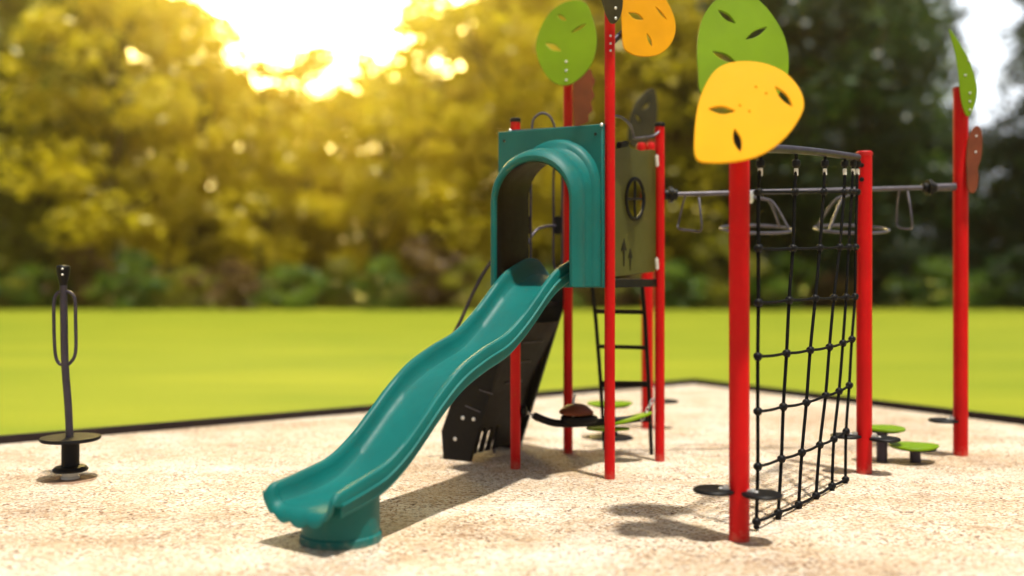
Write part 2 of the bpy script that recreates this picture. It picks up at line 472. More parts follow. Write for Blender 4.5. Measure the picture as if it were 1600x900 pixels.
def loft(prof, m, name, par):
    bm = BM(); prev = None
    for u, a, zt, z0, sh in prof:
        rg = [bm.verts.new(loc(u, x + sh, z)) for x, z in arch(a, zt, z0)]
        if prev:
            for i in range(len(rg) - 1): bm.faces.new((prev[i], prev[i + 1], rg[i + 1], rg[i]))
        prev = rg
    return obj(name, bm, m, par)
prev = None
for u, a, zt, z0, sh in prof:
    rg = [bm.verts.new(loc(u, x + sh, z)) for x, z in arch(a, zt, z0)]
    if prev:
        for i in range(len(rg) - 1): bm.faces.new((prev[i], prev[i + 1], rg[i + 1], rg[i]))
    prev = rg
hood = obj('tunnel_hood', bm, TEAL, panel)
loft([(face_u + .435, .3285, 2.608, 1.61, -.022), (face_u + .425, .323, 2.606, 1.61, -.022), (face_u + .30, .322, 2.626, 1.61, -.012), (face_u + .10, .318, 2.656, 1.61, 0), (face_u - .06, .318, 2.668, 1.61, 0)], BLACK, 'tunnel_shade', hood)  # black sheet stands in for the shade inside the hood

# ---- slide
ang = R(35.5); us = Vector((-math.sin(ang), -math.cos(ang), 0)); rs = Vector((math.cos(ang), -math.sin(ang), 0))
SM = Vector((.42, 8.465, 0))
raw = [(-.30, 1.800), (-.14, 1.812), (.0, 1.828), (.12, 1.838), (.24, 1.812), (.46, 1.73), (.62, 1.625), (.75, 1.52), (.93, 1.385), (1.15, 1.255), (1.42, 1.165), (1.68, 1.055), (1.9, .905), (2.09, .745), (2.26, .61), (2.45, .50), (2.65, .445), (2.90, .410)]
prof = smooth([(s, 0, z) for s, z in raw], 6)
W = 0.272
def sect(s):
    """cross-section: list of (lateral, height above rim line) closed loop; hood end flares out a little"""
    e = max(0.0, (s - 2.35) / .5); fl = 0.030 * e * e
    sk = -0.172 + 0.02 * min(1, max(0, (0.5 - s) / .5))
    wv = W + fl
    left = [(-wv + .012, sk), (-wv + .002, sk + .012), (-wv + .002, -.098), (-wv - .012, -.092), (-wv - .012, -.082), (-wv + .003, -.076),
            (-wv + .004, -.03), (-wv + .012, -.008), (-wv + .028, .001), (-wv + .046, -.003), (-wv + .058, -.018), (-wv + .067, -.055), (-wv + .078, -.103), (-wv + .100, -.134), (-wv + .14, -.146)]
    mid = [(-.045, -.149), (.045, -.149)]
    k = min(1.0, max(0.12, (s + .22) / .26)); k = k * k * (3 - 2 * k)
    g_ = min(1.0, max(0.0, (s - 2.62) / .28)); k *= 1 - .12 * g_ * g_ * (3 - 2 * g_)
    left = [(x, -.146 + (z + .146) * k if z > -.146 else z) for x, z in left]
    right = [(-x, z) for x, z in left[::-1]]
    under = [(wv - .03, sk), (wv - .05, -.164), (0, -.167), (-wv + .05, -.164), (-wv + .03, sk)]
    return left + mid + right + under
bm = BM(); prev = None; first = None; rows = []
for s, _, z in prof:
    rg = [bm.verts.new(SM + us * s + rs * x + UZ * (z + h)) for x, h in sect(s)]
    n = len(rg)
    if prev:
        for i in range(n): bm.faces.new((prev[i], prev[(i + 1) % n], rg[(i + 1) % n], rg[i]))
    else: bm.faces.new(rg[::-1])
    prev = rg; rows.append(rg)
bm.faces.new(prev)
slide = obj('slide', bm, TEAL, tower)
# curled exit lip with scalloped hem
bm = BM()
s_end = raw[-1][0]; z_end = raw[-1][1]
cs = [(x, z) for x, z in sect(s_end)]
top = cs[5:-10]  # rim to rim
top = smooth([(x, z, 0) for x, z in top], 4)
al = [0.0]
for a_, b_ in zip(top, top[1:]): al.append(al[-1] + (b_ - a_).length)
NQ = 72; tq = []
for q in range(NQ + 1):
    L_ = al[-1] * q / NQ; m_ = max(0, min(len(top) - 2, next((n for n in range(len(al) - 1) if al[n + 1] >= L_), len(top) - 2)))
    f_ = (L_ - al[m_]) / max(1e-6, al[m_ + 1] - al[m_]); tq.append(top[m_].lerp(top[m_ + 1], f_))
top = tq
def lip_pt(i, f, th):
    x, z, _ = top[i]; q = i / NQ
    sc_ = .034 * abs(math.sin(math.pi * (q - .10) * 6.0)) ** .8 * min(1, max(0, (q - .12) / .1)) * min(1, max(0, (.85 - q) / .1))
    ox = -(W + .036) * math.cos(math.pi * q); oz = -.055 - (.155 + sc_) * math.sin(math.pi * q) ** .75
    g_ = 1 - math.cos(f * math.pi / 2)
    out = .075 * math.sin(f * math.pi / 2)
    return SM + us * (s_end + .001 + out - th * f) + rs * (x + (ox - x) * g_) + UZ * (z_end + z + (oz - z) * g_ - .012 * f - th * (1 - f))
NF = 9
g1 = [[bm.verts.new(lip_pt(i, f / (NF - 1), 0)) for f in range(NF)] for i in range(len(top))]
g2 = [[bm.verts.new(lip_pt(i, f / (NF - 1), .016)) for f in range(NF)] for i in range(len(top))]
for i in range(len(top) - 1):
    for f in range(NF - 1):
        bm.faces.new((g1[i][f], g1[i + 1][f], g1[i + 1][f + 1], g1[i][f + 1]))
        bm.faces.new((g2[i][f], g2[i][f + 1], g2[i + 1][f + 1], g2[i + 1][f]))
    bm.faces.new((g1[i][-1], g1[i + 1][-1], g2[i + 1][-1], g2[i][-1]))
    bm.faces.new((g1[i][0], g2[i][0], g2[i + 1][0], g1[i + 1][0]))
for i in (0, -1):
    for f in range(NF - 1): bm.faces.new((g1[i][f], g1[i][f + 1], g2[i][f + 1], g2[i][f]))
obj('exit_lip', bm, TEAL, slide)
bm = BM(); lathe(bm, SM + us * 2.60, [(.262, -.03), (.258, .05), (.246, .06), (.244, .24)], 40)
for v in bm.verts:                  # the collar is cut to the underside of the chute
    if v.co.z > .15:
        sv = (v.co - SM).dot(us)
        k_ = next((n for n in range(len(raw) - 1) if raw[n + 1][0] >= sv), len(raw) - 2)
        f_ = (sv - raw[k_][0]) / (raw[k_ + 1][0] - raw[k_][0])
        v.co.z = raw[k_][1] + (raw[k_ + 1][1] - raw[k_][1]) * f_ - .158
obj('slide_foot', bm, TEAL, slide)

# ---- rails on top of the panels
def rail(name, pts, r, m, parent, n=8, label=None):
    bm = BM(); tube(bm, smooth(pts, n), r, 10); return obj(name, bm, m, parent, label=label)
ra = Vector((A.x, A.y, 0)) + uAB * .03
dd = 8.5
r1 = rail('top_rail', [P(797, 205, A.y - .02), P(870, 201, (A.y + B.y) / 2 - .02), P(946, 196, B.y - .02)], 0.012, DSTEEL, tower, label='grey pipe along the top edge of the teal panel')
bolts(r1, [P(797, 204, A.y - .04), P(940, 195, B.y - .06)], (0, -1, 0), .014)
rail('grab_hoop', [P(831, 203, 8.62), P(833, 188, 8.62), P(841, 179, 8.62), P(850, 177, 8.62), P(859, 182, 8.62), P(865, 193, 8.62), P(867, 203, 8.62)], .012, STEEL, r1)
r2 = rail('side_rail', [P(958, 181, B.y + .1), P(972, 184, B.y + .2), P(984, 195, B.y + .3), P(989, 208, B.y + .38), P(991, 216, B.y + .42), P(1006, 215, 8.85), P(1020, 213, 8.95), P(1030, 206, 9.0)], .013, STEEL, tower, label='bent steel rail over the olive wall')

# ---- olive wall on side BC with round window
nBC = Vector(((Cc - B).y, -(Cc - B).x, 0)).normalized()
if nBC.y > 0: nBC = -nBC
pBC = (B + Cc) / 2 - nBC * .03
ring_pts = lambda cx, cy, rx, ry, n=20: [(cx + rx * math.cos(2 * math.pi * k / n), cy + ry * math.sin(2 * math.pi * k / n)) for k in range(n)]
olive = plate('wall_panel', [(951, 240), (964, 232), (966, 222), (978, 222), (984, 232), (1000, 236), (1018, 234), (1027, 238), (1026, 330), (1025, 412), (1021, 424), (990, 428), (951, 433)],
              pBC, nBC, .02, OLIVE, tower, holes=[ring_pts(992, 311, 12.5, 29)], sm_outline=False)
bm = BM(); ring(bm, [on_plane(x, y, pBC - nBC * -.012, nBC) for x, y in ring_pts(992, 311, 14, 32, 36)], .016, 8); wr = obj('window_ring', bm, BLACK, olive)
bm = BM(); tube(bm, [on_plane(992, 280, pBC, nBC), on_plane(992, 343, pBC, nBC)], .011, 8); obj('window_bar', bm, BLACK, wr)
bm = BM(); tube(bm, [on_plane(979, 311, pBC, nBC), on_plane(1006, 311, pBC, nBC)], .011, 8); obj('window_bar', bm, BLACK, wr)
for cx, cy, s in ((975, 386, 1.35), (985, 399, 1.05)):
    plate('tree_mark', [(cx, cy - 10 * s), (cx + 3.2 * s, cy + 4 * s), (cx + .8 * s, cy + 4 * s), (cx + .4 * s, cy + 22 * s), (cx - .4 * s, cy + 22 * s), (cx - .8 * s, cy + 4 * s), (cx - 3.2 * s, cy + 4 * s)], pBC + nBC * .013, nBC, .004, BLACK, olive, bev=.0005, sm_outline=False)
for py in (250, 411):
    bm = BM(); bar(bm, P(1026, py - 9, 8.93), P(1027, py + 11, 8.93), .03, .03, .01); obj('clamp', bm, WHITE, olive)
bm = BM(); bar(bm, P(966, 227, 8.32), P(980, 224, 8.42), .05, .05, .012); obj('latch', bm, BLACK, olive)
for px in (1002, 1017):
    bm = BM(); lathe(bm, P(px, 250, 9.25), [(.022, 0), (.04, .06), (.045, .13), (.03, .16)], 14); obj('finial', bm, RED, olive)

# ---- back opening: two looped hand rails and an arched bar, between A and D
def loop_rail(px0, px1, y0, y1, d_, r=.012):
    bm = BM(); q = 8
    ring(bm, smooth([P(px0, y0 + q, d_), P((px0 + px1) / 2, y0, d_), P(px1, y0 + q, d_), P(px1, (y0 + y1) / 2, d_), P(px1, y1 - q, d_), P((px0 + px1) / 2, y1, d_), P(px0, y1 - q, d_), P(px0, (y0 + y1) / 2, d_)], 5, True), r, 8)
    return obj('hand_rail', bm, DSTEEL, tower)
for x0, x1, d_ in ((818, 829, 8.98), (865, 878, 9.3)):
    h = loop_rail(x0, x1, 262, 420, d_)
    bm = BM(); bar(bm, P((x0 + x1) / 2, 338, d_), P((x0 + x1) / 2, 366, d_), .06, .05, .008); obj('clamp', bm, BLACK, h)
rail('arched_bar', [P(818, 398, 9.0), P(826, 378, 9.05), P(838, 360, 9.12), P(852, 354, 9.2), P(868, 353, 9.25)], .014, DSTEEL, tower)

# ---- stair behind the slide, going down from the deck side A-D
tS = .80
def st(side, t, z):      # side 0 = A, 1 = D ; t outwards
    return (A * (1 - side) + D * side) - rAB * t + UZ * z
stair = None
for k, side in enumerate((0.08, 0.97)):
    bm = BM()
    prf = [(.04, 1.66), (.04, 1.40), (.52, .0), (.80, 0.0), (.82, .26), (.26, 1.66)]
    a = [bm.verts.new(st(side, t, z)) for t, z in prf]; off = (D - A).normalized() * .035
    b = [bm.verts.new(v.co + off) for v in a]
    bm.faces.new(a); bm.faces.new(b[::-1])
    for i in range(len(a)): bm.faces.new((a[i], b[i], b[(i + 1) % len(a)], a[(i + 1) % len(a)]))
    obj('stringer', bm, BLACK, tower)
for k in range(6):
    z = 1.42 - k * .235; t = .17 + k * .105
    bm = BM(); bar(bm, st(.11, t, z), st(.96, t, z), .20, .03, .004)
    tr = obj('tread', bm, BLACK, tower)
    bm = BM(); bar(bm, st(.12, t + .102, z + .006), st(.95, t + .102, z + .006), .012, .03, .002)
    obj('tread_edge', bm, STEEL, tr)
for i, (px, py, py2) in enumerate(((716, 618, 716), (772, 640, 708))):
    g = G(px, py2); bm = BM(); tube(bm, [g, P(px, py, g.y)], .014, 10); obj('stair_leg', bm, STEEL, tower)
rail('stair_handrail', [st(0, 0, 2.0), P(767, 410, 8.86), P(744, 448, 8.95), P(722, 496, 9.02), P(698, 548, 9.06), P(690, 600, 9.08)], .017, DSTEEL, tower)
bm = BM()
lo_a, lo_b = st(.10, .56, .0), st(.96, .56, .0); hi_a, hi_b = st(.10, .40, .62), st(.96, .40, .62)
for f0, f1 in ((0, .16), (.22, .30), (.36, .44), (.50, 1)):
    a = lo_a.lerp(lo_b, f0); b = lo_a.lerp(lo_b, f1); c = hi_a.lerp(hi_b, f1); e = hi_a.lerp(hi_b, f0); a.z = b.z = .06
    a = a.lerp(e, 0); vs = [bm.verts.new(v) for v in (a, b, b.lerp(c, .45), a.lerp(e, .45))]
    v2 = [bm.verts.new(v.co + rAB * .02) for v in vs]
    bm.faces.new(vs); bm.faces.new(v2[::-1])
    for i in range(4): bm.faces.new((vs[i], v2[i], v2[(i + 1) % 4], vs[(i + 1) % 4]))
a = lo_a.lerp(hi_a, .47); b = lo_b.lerp(hi_b, .47); vs = [bm.verts.new(v) for v in (a, b, hi_b, hi_a)]
v2 = [bm.verts.new(v.co + rAB * .02) for v in vs]; bm.faces.new(vs); bm.faces.new(v2[::-1])
for i in range(4): bm.faces.new((vs[i], v2[i], v2[(i + 1) % 4], vs[(i + 1) % 4]))
top_a, top_b = st(.10, .10, 1.25), st(.96, .10, 1.25)
vs = [bm.verts.new(v) for v in (hi_a, hi_b, top_b, top_a)]
v2 = [bm.verts.new(v.co + rAB * .02) for v in vs]; bm.faces.new(vs); bm.faces.new(v2[::-1])
for i in range(4): bm.faces.new((vs[i], v2[i], v2[(i + 1) % 4], vs[(i + 1) % 4]))
rp_ = obj('riser_panel', bm, BLACK, tower, False)
for f, a0_, b0_ in ((.12, .35, .72), (.42, .35, .72), (.72, .35, .8)):
    a = hi_a.lerp(top_a, f); b = hi_b.lerp(top_b, f)
    bm = BM(); bar(bm, a.lerp(b, a0_) + rAB * .03, a.lerp(b, b0_) + rAB * .03, .012, .014, .003); obj('tread_edge', bm, STEEL, rp_)

nst = Vector((rAB.y, -rAB.x, 0)); nst = nst if nst.y < 0 else -nst
pst = st(.08, .4, .5) + nst * .003
bolts(rp_, [on_plane(x, y, pst, nst) for x, y in ((723, 653), (711, 686), (740, 655))], nst, .018, BOLT)
for x0, y0, x1, y1 in ((749, 609, 770, 616), (727, 634, 751, 644)):
    bm = BM(); bar(bm, on_plane(x0, y0, pst, nst), on_plane(x1, y1, pst, nst), .012, .010, .002); obj('tread_edge', bm, STEEL, rp_)

# ---- ladder under the olive wall, outside C-D
lad0 = [P(925, 447, 9.30), P(931, 500, 9.33), P(938, 590, 9.4), G(945, 703)]
lad1 = [P(1003, 441, 9.15), P(1008, 500, 9.2), P(1013, 590, 9.25), G(1018, 709)]
lad1[-1].y = 9.35; lad1[-1].x = (1018 - 800) / F * 9.35
for l in (lad0, lad1):
    bm = BM(); tube(bm, l, .019, 10); obj('ladder_rail', bm, BLACK, tower)
def on(l, py):
    for a, b in zip(l, l[1:]):
        ya = HOR + (EYE - a.z) / a.y * F; yb = HOR + (EYE - b.z) / b.y * F
        if ya <= py <= yb: return a.lerp(b, (py - ya) / (yb - ya))
    return l[-1]
for py, py2, th in ((487, 488, .035), (541, 543, .035), (599, 600, .05), (654, 655, .04)):
    bm = BM(); bar(bm, on(lad0, py), on(lad1, py2), .07, th, .008); obj('rung', bm, BLACK, tower)

# ---- leaves on the tower posts
DL = D + Vector((-.02, -.12, 0))
lf = plate('leaf_panel', [(838, 75), (845, 45), (862, 18), (888, 3), (914, 5), (926, 30), (932, 62), (926, 95), (908, 120), (885, 133), (862, 126), (846, 104)], Vector((.5, 9.25, 4)), (-.30, -1, .22), .018, GREEN, tower,
           holes=[slot(852, 68, 877, 80, 7), slot(892, 52, 917, 37, 4), slot(871, 23, 885, 33, 5)], label='round green leaf on the post behind the tunnel')
nn = Vector((-.30, -1, .22)).normalized()
bolts(lf, [on_plane(885, y, Vector((.5, 9.25, 4)), nn) + nn * .011 for y in (97, 111, 126)], nn, .012)
plate('leaf_panel', [(897, 118), (905, 112), (921, 109), (925, 118), (929, 128), (925, 138), (928, 150), (923, 160), (925, 172), (919, 180), (918, 190), (905, 196), (897, 194)], Vector((.6, 9.5, 3.4)), (.35, -1, 0), .02, BROWN, tower, smooth_n=5, label='brown leaf with a wavy edge behind the tall post')
pA = Vector((.85, 8.12, 4)); nA = Vector((.5, -1, -.1)).normalized()
lf = plate('leaf_panel', [(938, -12), (943, 8), (948, 24), (955, 36), (963, 34), (970, 20), (972, -4), (966, -40), (950, -48), (938, -34)], pA, nA, .018, DARKLEAF, tower, label='dark bronze leaf at the very top of the tallest post')
bolts(lf, [on_plane(961, y, pA, nA) + nA * .011 for y in (13, 29)], nA, .012)
pO = Vector((1.1, 8.3, 4)); nO = Vector((.12, -1, .15)).normalized()
lo_ = plate('leaf_panel', [(974, -30), (971, 10), (972, 45), (974, 72), (985, 83), (1005, 88), (1030, 84), (1048, 68), (1055, 45), (1050, 20), (1038, -2), (1020, -24), (1000, -42)], pO, nO, .018, ORANGE, tower,
      holes=[slot(981, 20, 1005, 31, 7), slot(1010, 52, 1019, 74, 4), slot(1023, 10, 1042, 32, 3)], label='orange leaf beside the top of the tallest post')
bm = BM(); tube(bm, [P(951, 70, 8.26), P(975, 50, 8.32)], .028, 12); br = obj('bracket', bm, DSTEEL, lo_)
bolts(br, [P(954, y, 8.19) for y in (56, 68, 79)], (0, -1, 0), .01)

# ------------------------------------------------------------------ bronze leaf post behind the tower
def foot_disc(parent, px, py, d_, r=.135, side=None, label=None):
    c = P(px, py, d_)
    bm = BM(); disc(bm, c - UZ * .012, r, .024, .008); o = obj('foot_disc', bm, BLACK, parent, label=label)
    if side is not None:
        bm = BM(); bar(bm, c + (side - c) * .35 + UZ * .02, side, .05, .045, .006); k = obj('clamp', bm, BOLT, o)
        bolts(k, [c + (side - c).normalized() * r * .3 + UZ * .016], UZ, .014)
    return o
PE = Vector((1.49, 10.95, 0))
lp = thing('leaf_post', 'red post with a dark bronze leaf on top behind the olive wall', 'leaf post', PE)
post(lp, PE, 3.15, .066)
foot_disc(lp, 1040, 627, 10.95, .14, PE + UZ * .31)
pE = Vector((1.45, 10.8, 3.6)); nE = Vector((.6, -1, 0)).normalized()
plate('leaf_panel', [(982, 216), (984, 190), (990, 168), (1002, 150), (1020, 139), (1026, 160), (1025, 190), (1018, 212), (1005, 226), (990, 228)], pE, nE, .02, DARKLEAF, lp,
      holes=[slot(992, 178, 1001, 192, 3), slot(1003, 172, 1015, 160, 4)])

# ------------------------------------------------------------------ hanging step beam under the tower
hb = thing('balance_beam', 'sagging black step beam with brown and green leaf pads under the tower', 'balance beam', P(920, 655, 8.9) * 1)
hb.location = Vector((.65, 8.9, .3))
a0 = P(838, 651, 8.85)
bp = [P(836, 650, 8.82), P(850, 656, 8.85), P(868, 661, 8.88), P(895, 662, 8.9), P(930, 660, 8.95), P(965, 657, 9.0), P(995, 654, 9.02), P(1010, 650, 9.03)]
bm = BM(); tube(bm, smooth(bp, 5), .034, 12); beam = obj('beam', bm, BLACK, hb)
bm = BM(); lathe(bm, P(818, 642, 8.7), [(.02, -.03), (.05, -.02), (.055, .02), (.02, .035)], 16, Vector((1, 0, 0))); obj('end_knob', bm, BLACK, hb)
def chain(pa, pb, n, parent, r=.012):
    for i in range(n):
        c = pa.lerp(pb, (i + .5) / n); t = (pb - pa).normalized(); L = (pb - pa).length / n * .68
        s = t.cross(UZ).normalized() if i % 2 else t.cross(t.cross(UZ)).normalized()
        bm = BM(); ring(bm, [c + t * L * math.cos(a) + s * r * math.sin(a) for a in [2 * math.pi * k / 12 for k in range(12)]], .0045, 6)
        obj('chain_link', bm, BOLT, parent)
chain(P(820, 643, 8.72), P(838, 651, 8.82), 3, hb)
chain(P(1003, 656, 8.98), P(1020, 624, 9.03), 5, hb, .015)
bm = BM(); bar(bm, P(833, 648, 8.8), P(843, 655, 8.82), .06, .06, .01); obj('clamp', bm, BLACK, hb)
def leaf_pad(name, c, L, Wd, rot, tilt, m, parent, th=.03, dome=.0, label=None):
    """leaf-shaped horizontal step"""
    bm = BM(); n = 28; q = Matrix.Rotation(rot, 3, 'Z') @ Matrix.Rotation(tilt, 3, 'Y')
    rim = []
    for k in range(n):
        a = 2 * math.pi * k / n
        x = L * math.cos(a); y = Wd * math.sin(a) * (1 - .30 * math.cos(a)) 
        rim.append((x, y))
    lv = []
    for f, z in ((.96, -th), (1, -th + .006), (1, -.006), (.97, 0), (.6, dome * .75), (.25, dome)):
        lv.append([bm.verts.new(Vector(c) + q @ Vector((x * f, y * f, z))) for x, y in rim])
    bm.faces.new(lv[0][::-1]); bm.faces.new(lv[-1])
    for a, b in zip(lv, lv[1:]):
        for k in range(n): bm.faces.new((a[k], a[(k + 1) % n], b[(k + 1) % n], b[k]))
    return obj(name, bm, m, parent, label=label)
bp_ = leaf_pad('leaf_pad', P(901, 642, 8.86), .155, .13, .2, .04, BROWN, hb, .03, .065, 'domed brown pad on the left of the sagging beam')
bm = BM(); disc(bm, P(905, 655, 8.86) - UZ * .02, .165, .05, .01); obj('pad_base', bm, BLACK, bp_)
leaf_pad('leaf_pad', P(985, 652, 9.0), .20, .13, -.1, -.28, GREEN, hb, .022, .0, 'tilted green leaf pad on the right of the sagging beam')
leaf_pad('leaf_pad', P(950, 668, 9.0), .20, .10, .1, .02, GREEN, hb, .02, .0, 'flat green leaf pad under the beam')
bm = BM(); tube(bm, [P(896, 657, 8.78), P(896, 628, 8.86), P(898, 618, 8.9)], .012, 8); obj('hook', bm, BOLT, hb)

# ------------------------------------------------------------------ stepping pods
def pod(g, ztop, L, Wd, rot, label, stem_r=.048, tilt=0):
    t = thing('stepping_pod', label, 'stepping pod', g, 'green leaf stepping pods')
    bm = BM(); lathe(bm, g - UZ * .02, [(stem_r, 0), (stem_r, ztop)], 24); s = obj('stem', bm, DSTEEL, t)
    bm = BM(); disc(bm, g + UZ * (ztop - .03), stem_r * 1.7, .012, .003); obj('flange', bm, BLACK, s)
    tp = leaf_pad('leaf_pad', g + UZ * (ztop + .012), L, Wd, rot, tilt, GREEN, t, .024)
    bm = BM(); disc(bm, g + UZ * (ztop - .024), L * .8, .012, .003); obj('pad_base', bm, BLACK, tp)
    return t
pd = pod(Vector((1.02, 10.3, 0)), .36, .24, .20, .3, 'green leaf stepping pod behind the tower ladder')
bm = BM(); lathe(bm, pd.location.copy() - UZ * .02, [(.235, 0), (.235, .035), (.22, .045), (.08, .07), (.06, .12)], 28); obj('shadow_disc', bm, BLACK, pd)  # black disc painted in as the pod's shadow on the ground
pod(G(1378, 722), .305, .20, .16, 2.9, 'green leaf stepping pod just behind the far net post, the taller one')
pod(G(1430, 723), .15, .225, .19, .2, 'low pointed green leaf stepping pod between the net post and the far right post')

# ------------------------------------------------------------------ net climber
N0 = Vector((1.445, 6.33, 0)); N1 = Vector((3.0, 8.48, 0)); NR = .0645
net = thing('net_climber', 'rope climbing net between two red posts, large yellow leaf on the nearer', 'climbing net', (N0 + N1) / 2)
p0_ = post(net, N0, 2.46, NR, label='nearest red post, carrying the yellow leaf')
p1_ = post(net, N1, P(1350, 240, N1.y).z, NR, label='speckled shorter red post at the far end of the net')
nn = (N1 - N0).cross(UZ).normalized(); pn = (N0 + N1) / 2
NP = lambda px, py: on_plane(px, py, pn, nn)
bm = BM(); tube(bm, smooth([NP(1163, 232), NP(1200, 232), NP(1240, 234), NP(1290, 239), NP(1340, 246)], 6), .030, 16)
tb = obj('top_beam', bm, DSTEEL, net)
rows_y = [[262] * 6, [300] * 6, [388, 388, 387, 386, 386, 386], [473, 469, 466, 465, 464, 463], [557, 552, 547, 542, 536, 530], [643, 635.5, 629, 618, 611, 602], [729, 717, 707, 695, 686, 674], [815, 801, 788, 774, 759, 749]]
rows_x = [[1188, 1244, 1289, 1320, 1333, 1340], [1185, 1242, 1287, 1319, 1331, 1339], [1185, 1239, 1281, 1312, 1326, 1337], [1185, 1233, 1274, 1303, 1322, 1336],
          [1184, 1229, 1266, 1296, 1317, 1331], [1184, 1224, 1260, 1290, 1311, 1327], [1184, 1221, 1253, 1281, 1303, 1322], [1182, 1216, 1248, 1275, 1300, 1321]]
knot_me = None
rope_parts = []
random.seed(4)
for j in range(6):
    pts = [NP(rows_x[i][j], rows_y[i][j]) for i in range(8)]
    top_pt = NP(rows_x[0][j], 240 + j)
    bm = BM(); tube(bm, smooth([top_pt] + pts, 4), .0125, 8)
    vr = obj('vertical_rope', bm, ROPE, net); rope_parts.append(vr)
    bm = BM(); lathe(bm, NP(rows_x[0][j], 256), [(.014, -.03), (.03, -.015), (.03, .02), (.012, .035)], 12); obj('rope_clamp', bm, BLACK, vr)
    bm = BM(); lathe(bm, NP(rows_x[0][j], 268), [(.011, -.03), (.016, -.025), (.016, .02), (.011, .025)], 10); obj('rope_sleeve', bm, WHITE, vr)
    bm = BM(); lathe(bm, pts[-1] - UZ * .05, [(.012, 0), (.022, .01), (.018, .05)], 10); obj('rope_end', bm, BLACK, vr)
    for i in range(1, 8):
        if knot_me is None:
            bm = BM(); bmesh.ops.create_icosphere(bm, subdivisions=2, radius=1)
            for v in bm.verts:
                v.co *= .031 * (1 + .12 * math.sin(5 * v.co.x + 3) * math.cos(4 * v.co.z)); v.co.x *= 1.12
            me = bpy.data.meshes.new('knot'); bm.to_mesh(me); bm.free(); me.materials.append(BLACK); me.shade_smooth(); knot_me = me
        k = bpy.data.objects.new('knot', knot_me); C.objects.link(k); k.parent = vr
        k.location = pts[i] - net.location; k.rotation_euler = (random.random() * .5, random.random() * .5, math.atan2(2.15, 1.555)); 
for i in range(1, 8):
    pts = []
    for j in range(6):
        a = NP(rows_x[i][j], rows_y[i][j]); pts.append(a)
        if j < 5 and i >= 2:
            b = NP(rows_x[i][j + 1], rows_y[i][j + 1]); pts.append(a.lerp(b, .5) - UZ * .006)
    bm = BM(); tube(bm, smooth(pts, 3), .0105, 8); obj('horizontal_rope', bm, ROPE, net)
bolts(p1_, [Vector((N1.x, N1.y, z)) - (N1 - N0).normalized() * .07 for z in (2.62, 2.5)], -(N1 - N0).normalized(), .02, BLACK)
foot_disc(net, 1116, 766, 6.36, .135, N0 + UZ * .31, 'black foot disc left of the nearest post')
foot_disc(net, 1191, 773, 6.24, .128, N0 + UZ * .29, 'black foot disc right of the nearest post')
foot_disc(net, 1322, 681, 8.5, .13, N1 + UZ * .32, 'black foot disc left of the speckled post')
foot_disc(net, 1382, 686, 8.42, .13, N1 + UZ * .30, 'black foot disc right of the speckled post')
pY = Vector((1.44, 6.04, 2.7)); nY = Vector((-.10, -1, .42)).normalized()
yl = plate('leaf_panel', [(1088, 247), (1086, 205), (1092, 162), (1106, 128), (1124, 107), (1152, 98), (1190, 100), (1224, 114), (1247, 138), (1255, 166), (1244, 192), (1222, 219), (1192, 240), (1156, 251), (1115, 254)], pY, nY, .02, YELLOW, net,
      holes=[slot(1106, 171, 1149, 175, 9), slot(1210, 136, 1238, 168, 8), slot(1147, 202, 1157, 239, 9)], label='big yellow leaf')
bm = BM(); bar(bm, N0 + UZ * 2.47, N0 + UZ * 2.95, .10, .05, .008); obj('leaf_shade_bracket', bm, BLACK, net)  # added black bar holding the leaf; its black stands in for shade on the post
bolts(yl, [on_plane(x, y, pY, nY) + nY * .011 for x, y in ((1181, 136), (1197, 146), (1156, 165), (1171, 174))], nY, .008, YELLOW)
pG = Vector((1.5, 6.50, 3.2)); nG = Vector((.12, -1, .25)).normalized()
plate('leaf_panel', [(1098, 150), (1091, 110), (1090, 70), (1096, 35), (1110, 10), (1130, -6), (1160, -14), (1185, 2), (1208, 28), (1225, 60), (1231, 95), (1226, 130), (1200, 160), (1140, 170)], pG, nG, .02, GREEN, net,
      holes=[slot(1121, 16, 1149, 38, 7), slot(1164, 63, 1198, 43, 7), slot(1112, 81, 1150, 99, 8)], label='big green leaf behind the yellow one')

# ------------------------------------------------------------------ overhead hoop bar with far post
S1 = Vector((4.2, 9.32, 0))
oh = thing('overhead_bar', 'horizontal grey bar with hanging grips and a tall red post at far right', 'overhead bar', S1)
ps = post(oh, S1, P(1500, 140, S1.y).z, .066)
b0 = P(1046, 304, 9.06); b1 = P(1492, 292, 9.3)
BPt = lambda px: b0.lerp(b1, (px - 1046) / (1492 - 1046.))
bm = BM(); tube(bm, [b0, BPt(1460)], .021, 14); bb = obj('bar', bm, STEEL, oh)
bm = BM(); tube(bm, [BPt(1452), b1], .036, 14); obj('bar_sleeve', bm, STEEL, bb)
for px, rr in ((1048, .075), (1451, .075)):
    ax = (b1 - b0).normalized()
    bm = BM(); lathe(bm, BPt(px), [(.03, -.07), (.045, -.06), (.045, -.02), (rr, -.02), (rr, .015), (.05, .02), (.05, .055), (.03, .06)], 24, ax); cl = obj('clamp', bm, BLACK, bb)
    bolts(cl, [BPt(px) + Vector((0, -.05, dz)) for dz in (-.05, .05)], (0, -1, 0), .010, BLACK)
for pts in ([(1071, 305), (1066, 322), (1061, 345), (1060, 357), (1078, 360), (1094, 361), (1096, 350), (1094, 328), (1092, 309)], [(1405, 297), (1402, 318), (1401, 345), (1403, 354), (1412, 357), (1424, 357), (1425, 348), (1422, 322), (1418, 299)]):
    d_ = 9.08 if pts[0][0] < 1200 else 9.25
    bm = BM(); tube(bm, smooth([P(x, y, d_ + .10 * math.sin(k * .78)) for k, (x, y) in enumerate(pts)], 3), .011, 8); obj('hand_grip', bm, STEEL, oh)
